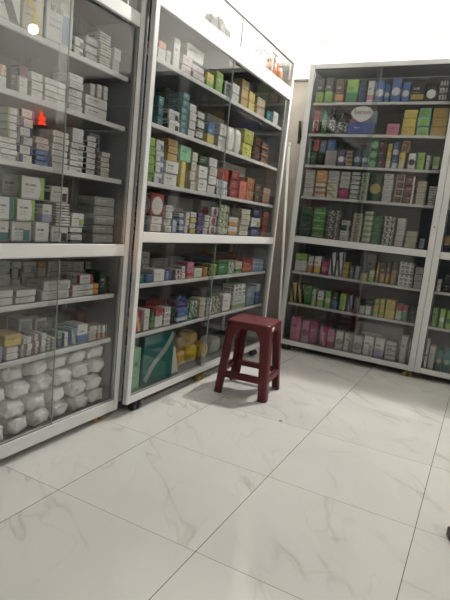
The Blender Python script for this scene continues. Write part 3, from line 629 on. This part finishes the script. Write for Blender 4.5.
for i, (p0, p1, h_, z_, cc, lk) in enumerate(((181, 191, .11, 0, 'O', 'dull gold'), (192, 203, .13, 0, 'y', 'dull yellow'), (204, 214, .11, 0, 'O', 'second dull gold'), (216, 226, .12, 0, 'G', 'grey'), (182, 190, .09, .112, 'T', 'tan'), (193, 202, .08, .132, 'O', 'raised gold'), (228, 240, .12, 0, 'd', 'dark green'))):
    a, b = yb(p0), yb(p1)
    me = soft_mesh(b-a-.004, .12, h_, 40+i, name='plastic_pouch'); me.materials.append(mat('film_dim_'+cc, PAL[cc][1], .3, bump=.3, bscale=30, var=.15))
    o = bpy.data.objects.new('plastic_pouch', me); COL.objects.link(o); o.location = (XB-.10, (a+b)/2, zf+z_); o.rotation_euler = (0, 0, math.pi/2)
    tag(o, f'{lk} plastic pouch right of the white leaflet, bottom of middle cabinet', 'pouch', 'pouches at the bottom of the middle cabinet')

# display top of the middle cabinet: lettering on the glass, jars inside
ink = mat('grey_lettering', '44474a', .5)
MB().box(.05, B1Y-B0Y-.05, .20, .212, 2.085, 2.26).build('display_added_glow', mat('added_glow_board', 'ffffff', .6, emit=('ffffff', 1.0)), cabB)  # white back board with an added glow to brighten the display interior
text_mesh('Sâm T', .125, 'lettering', ink, cabB, (1.25, .007, 2.172), (math.pi/2, 0, 0), sx=1.25)
for i, (s, cc, nm) in enumerate(((2.215, 'd98d6c', 'left'), (2.325, 'dba27f', 'right'))):
    j = MB().lathe([(.038, 0), (.046, .006), (.048, .085), (.043, .115), (.033, .122)], 0, 0, 20).build('storage_jar', mat('jar_'+nm, cc, .35), None, (XB-.09, s, 2.0775))
    MB().lathe([(.037, .121), (.038, .145), (.033, .150)], 0, 0, 20).build('lid', mat('jar_lid', 'c98468', .4), j)
    tag(j, f'{"darker" if i == 0 else "paler"} peach coloured jar, {nm} of two in the lettered display top', 'jar', 'peach jars in the display top')
for i, (s, h_) in enumerate(((1.33, .10), (1.42, .12), (1.50, .09))):
    me = soft_mesh(.08, .06, h_, 70+i, name='herb_bundle', amp=.22); me.materials.append(mat('pale_grey_herbs', 'a9aaa5', .8, bump=.6, bscale=60))
    o = bpy.data.objects.new('herb_bundle', me); COL.objects.link(o); o.location = (XB-.06, s, 2.0775); o.rotation_euler = (0, 0, math.pi/2)
    tag(o, f'{("leftmost","middle","rightmost")[i]} pale grey dried bundle in the display top over the middle cabinet', 'bundle', 'grey bundles in the display top')
for i, s in enumerate((.44, .50, .56)):
    o = mk_carton(.042, .08, .12, 'K/W:left'); o.location = (XA-.05, s, 1.9235); o.rotation_euler = (0, 0, math.pi/2)
    tag(o, f'{("left","middle","right")[i]} black white-striped carton in the display top of the near left cabinet', 'box', 'black cartons in the near display top')

# ------------------------------------------------------------------ red stool
RED = mat('dark_red_plastic', '500a13', .46, 0, .5, bump=.04, bscale=90, var=.08)
st = tag(empty('plastic_stool', (.0585, 1.5515, 0), math.radians(6.5)), 'dark red square plastic stool standing on the marble floor', 'stool')
SH, ST, FT = .462, .136, .170
def half(z): return FT+(ST-FT)*z/SH
b = MB(); 
def rrect(h, r, n=6):
    P = []
    for cx, cy, a0 in ((h-r, h-r, 0), (-h+r, h-r, 90), (-h+r, -h+r, 180), (h-r, -h+r, 270)):
        for k in range(n+1): a = math.radians(a0+90*k/n); P.append((cx+r*math.cos(a), cy+r*math.sin(a)))
    return P
lv = [(ST+.006, .030, SH-.045), (ST+.004, .030, SH-.012), (ST+.001, .028, SH-.003), (ST-.006, .024, SH), (ST-.020, .02, SH-.0015), (ST-.05, .02, SH-.003)]
rings = [[b.bm.verts.new((x, y, z)) for x, y in rrect(h, r)] for h, r, z in lv]
for A_, B_ in zip(rings, rings[1:]):
    n = len(A_)
    for k in range(n): b.bm.faces.new((A_[k], A_[(k+1) % n], B_[(k+1) % n], B_[k])).smooth = True
b.bm.faces.new(rings[-1]); b.bm.faces.new(rings[0][::-1])
seat = b.build('seat', RED, st)
MB().lathe([(.004, SH-.0029), (.017, SH-.0029), (.019, SH-.0015), (.017, SH-.0012), (.004, SH-.0012)], seg=20).build('handle_ring', mat('red_plastic_hole', '4a0d12', .5), seat)
lab = MB().box(ST-.012, ST+.0075, -ST+.035, -ST+.075, SH-.036, SH-.016, .0008).build('sticker', mat('white_sticker', 'd8d4cc', .4), st); lab['label'] = 'small white sticker'
for sx in (-1, 1):
    for sy in (-1, 1):
        b = MB(); rs = []
        for k in range(15):
            z = .0+(SH-.02)*k/14; h = half(z); arm = .052+.008*z/SH
            if z > SH-.13: arm += .055*((z-(SH-.13))/.11)**2.2
            th = .014; c = .014
            prof = [(h, h-arm), (h, h-c), (h-c*.3, h-c*.3), (h-c, h), (h-arm, h), (h-arm, h-th), (h-th, h-th), (h-th, h-arm)]
            rs.append([b.bm.verts.new((sx*x, sy*y, z)) for x, y in prof])
        for A_, B_ in zip(rs, rs[1:]):
            for k in range(8): b.bm.faces.new((A_[k], A_[(k+1) % 8], B_[(k+1) % 8], B_[k]))
        b.bm.faces.new(rs[0][::-1]); b.bm.faces.new(rs[-1]); bmesh.ops.recalc_face_normals(b.bm, faces=b.bm.faces)
        b.build('leg', RED, st)
for k in range(4):
    z = .125; h = half(z); b = MB().box(-h+.03, h-.03, -h+.001, -h+.012, z-.021, z+.019, .003).box(-h+.03, h-.03, -h+.001, -h+.026, z+.012, z+.019, .002)
    bmesh.ops.rotate(b.bm, verts=b.bm.verts, cent=(0, 0, 0), matrix=Matrix.Rotation(k*math.pi/2, 3, 'Z')); b.build('stretcher', RED, st)

# ------------------------------------------------------------------ small things
PT = tuple(hit(1, 2.64, 289, 145)); PB_ = hit(1, 2.64, 283, 250); k_ = (PT[2]-.0)/(PT[2]-PB_[2]); PB = (PT[0]+(PB_[0]-PT[0])*k_, 2.64, .004)
p = MB().tube(PT, PB, .011, 14); pole = p.build('pole', mat('white_pole', 'e6e6e4', .35)); 
MB().lathe([(.013, -.012), (.0135, .012), (.010, .020)], seg=14).build('end_cap', mat('pole_cap', 'f0f0ee', .4), pole, PT)
tag(pole, 'thin white pole leaning in the gap between middle and back cabinets', 'pole')
q = hit(1, 3.113, 300, 121); q2 = hit(1, 3.113, 299.5, 138)
strap = MB().tube(q, q2, .010, 10, .016).tube(q2, q2-Vector((.004, 0, .05)), .016, 10, .010).build('hanging_brush', DARK); tag(strap, 'small black brush hanging on wall beside the back cabinet', 'brush')
sc = MB(); random.seed(3)
pp = [(.42+.012*math.cos(a)*random.uniform(.6, 1.2), 1.216+.009*math.sin(a)*random.uniform(.6, 1.2)) for a in [k*.8 for k in range(8)]]
va = [sc.bm.verts.new((x, y, .0002)) for x, y in pp]; vb = [sc.bm.verts.new((x, y, .0022+.002*(k % 2))) for k, (x, y) in enumerate(pp)]
sc.bm.faces.new(va[::-1]); sc.bm.faces.new(vb)
for k in range(8): sc.bm.faces.new((va[k], va[(k+1) % 8], vb[(k+1) % 8], vb[k]))
tag(sc.build('paper_scrap', mat('blue_scrap', '5a6fae', .6)), 'tiny blue scrap of wrapper lying on the floor before the stool', 'scrap')
# dark wooden table foot entering at the right edge
WOOD = mat('dark_wood', '3a2a20', .4, var=.3, bscale=14)
tf = tag(empty('wooden_footstool', (1.304, .629, 0), math.radians(18)), 'dark brown wooden footstool foot on the floor at the right picture edge', 'footstool')
for x0 in (0, .26):
    for y0 in (-.05, -.26): MB().box(x0, x0+.06, y0, y0+.05, 0, .034, .003).build('foot', WOOD, tf)
MB().box(.03, .29, -.25, -.02, .0345, .060, .004).build('platform', WOOD, tf)

# lamps
def glow(n, e): return mat('lamp_glow_'+n, 'ffffff', .5, emit=('fffdf7', e))
def bulb(loc, top, label, e, nn):
    t = tag(empty('led_bulb', loc), label, 'lamp')
    for nm, m_, pr in (('globe', glow(nn, e), [(.012, -.040), (.030, -.034), (.040, -.018), (.042, 0), (.036, .02), (.026, .034)]), ('socket', WHITEW, [(.026, .034), (.024, .06), (.019, .085), (.019, .10), (.010, .105)])):
        MB().lathe(pr, seg=24).build(nm, m_, t)
    MB().tube((0, 0, .104), (0, 0, top-loc[2]), .004, 8).build('cord', WHITEW, t)
bulb(BULB_BACK, H, 'bare white bulb hanging above the back wall cabinet', BULB_BACK_E, 'back')
bulb(BULB_SIDE, H, 'bare white bulb hanging before the right end of the back wall', BULB_SIDE_E, 'side')
t = tag(empty('tube_lamp', TUBE_POS), 'fluorescent tube fixture on the right wall behind the viewer', 'lamp')
MB().box(.02, XR-TUBE_POS[0], -.62, .62, -.02, .03, .003).build('housing', WHITEW, t)
MB().tube((0, -.59, 0), (0, .59, 0), .014, 14).build('tube', glow('tube', TUBE_E), t)
for s in (-1, 1): MB().box(-.018, .022, s*.60-.012, s*.60+.012, -.018, .02, .002).build('end_holder', WHITEW, t)
# glowing red altar lamp on the right wall, seen only as a reflection in the near cabinet glass
al = tag(empty('altar_lamp', (2.53, 2.68, 1.865)), 'glowing red orange altar lamp on the right wall, reflected in near cabinet glass', 'lamp')
RG = mat('red_glow', 'ff5030', .5, emit=('ff4422', 14))
MB().box(-.05, .13, -.05, .05, -.05, -.03, .004).build('bracket', WOOD, al)
MB().lathe([(.03, -.03), (.045, -.01), (.026, .01), (.036, .03), (.04, .05), (.016, .07)], seg=16).build('lower_flame', RG, al)
MB().lathe([(.010, .07), (.022, .085), (.014, .105), (.003, .125)], .0, -.01, seg=12).build('upper_flame', RG, al)
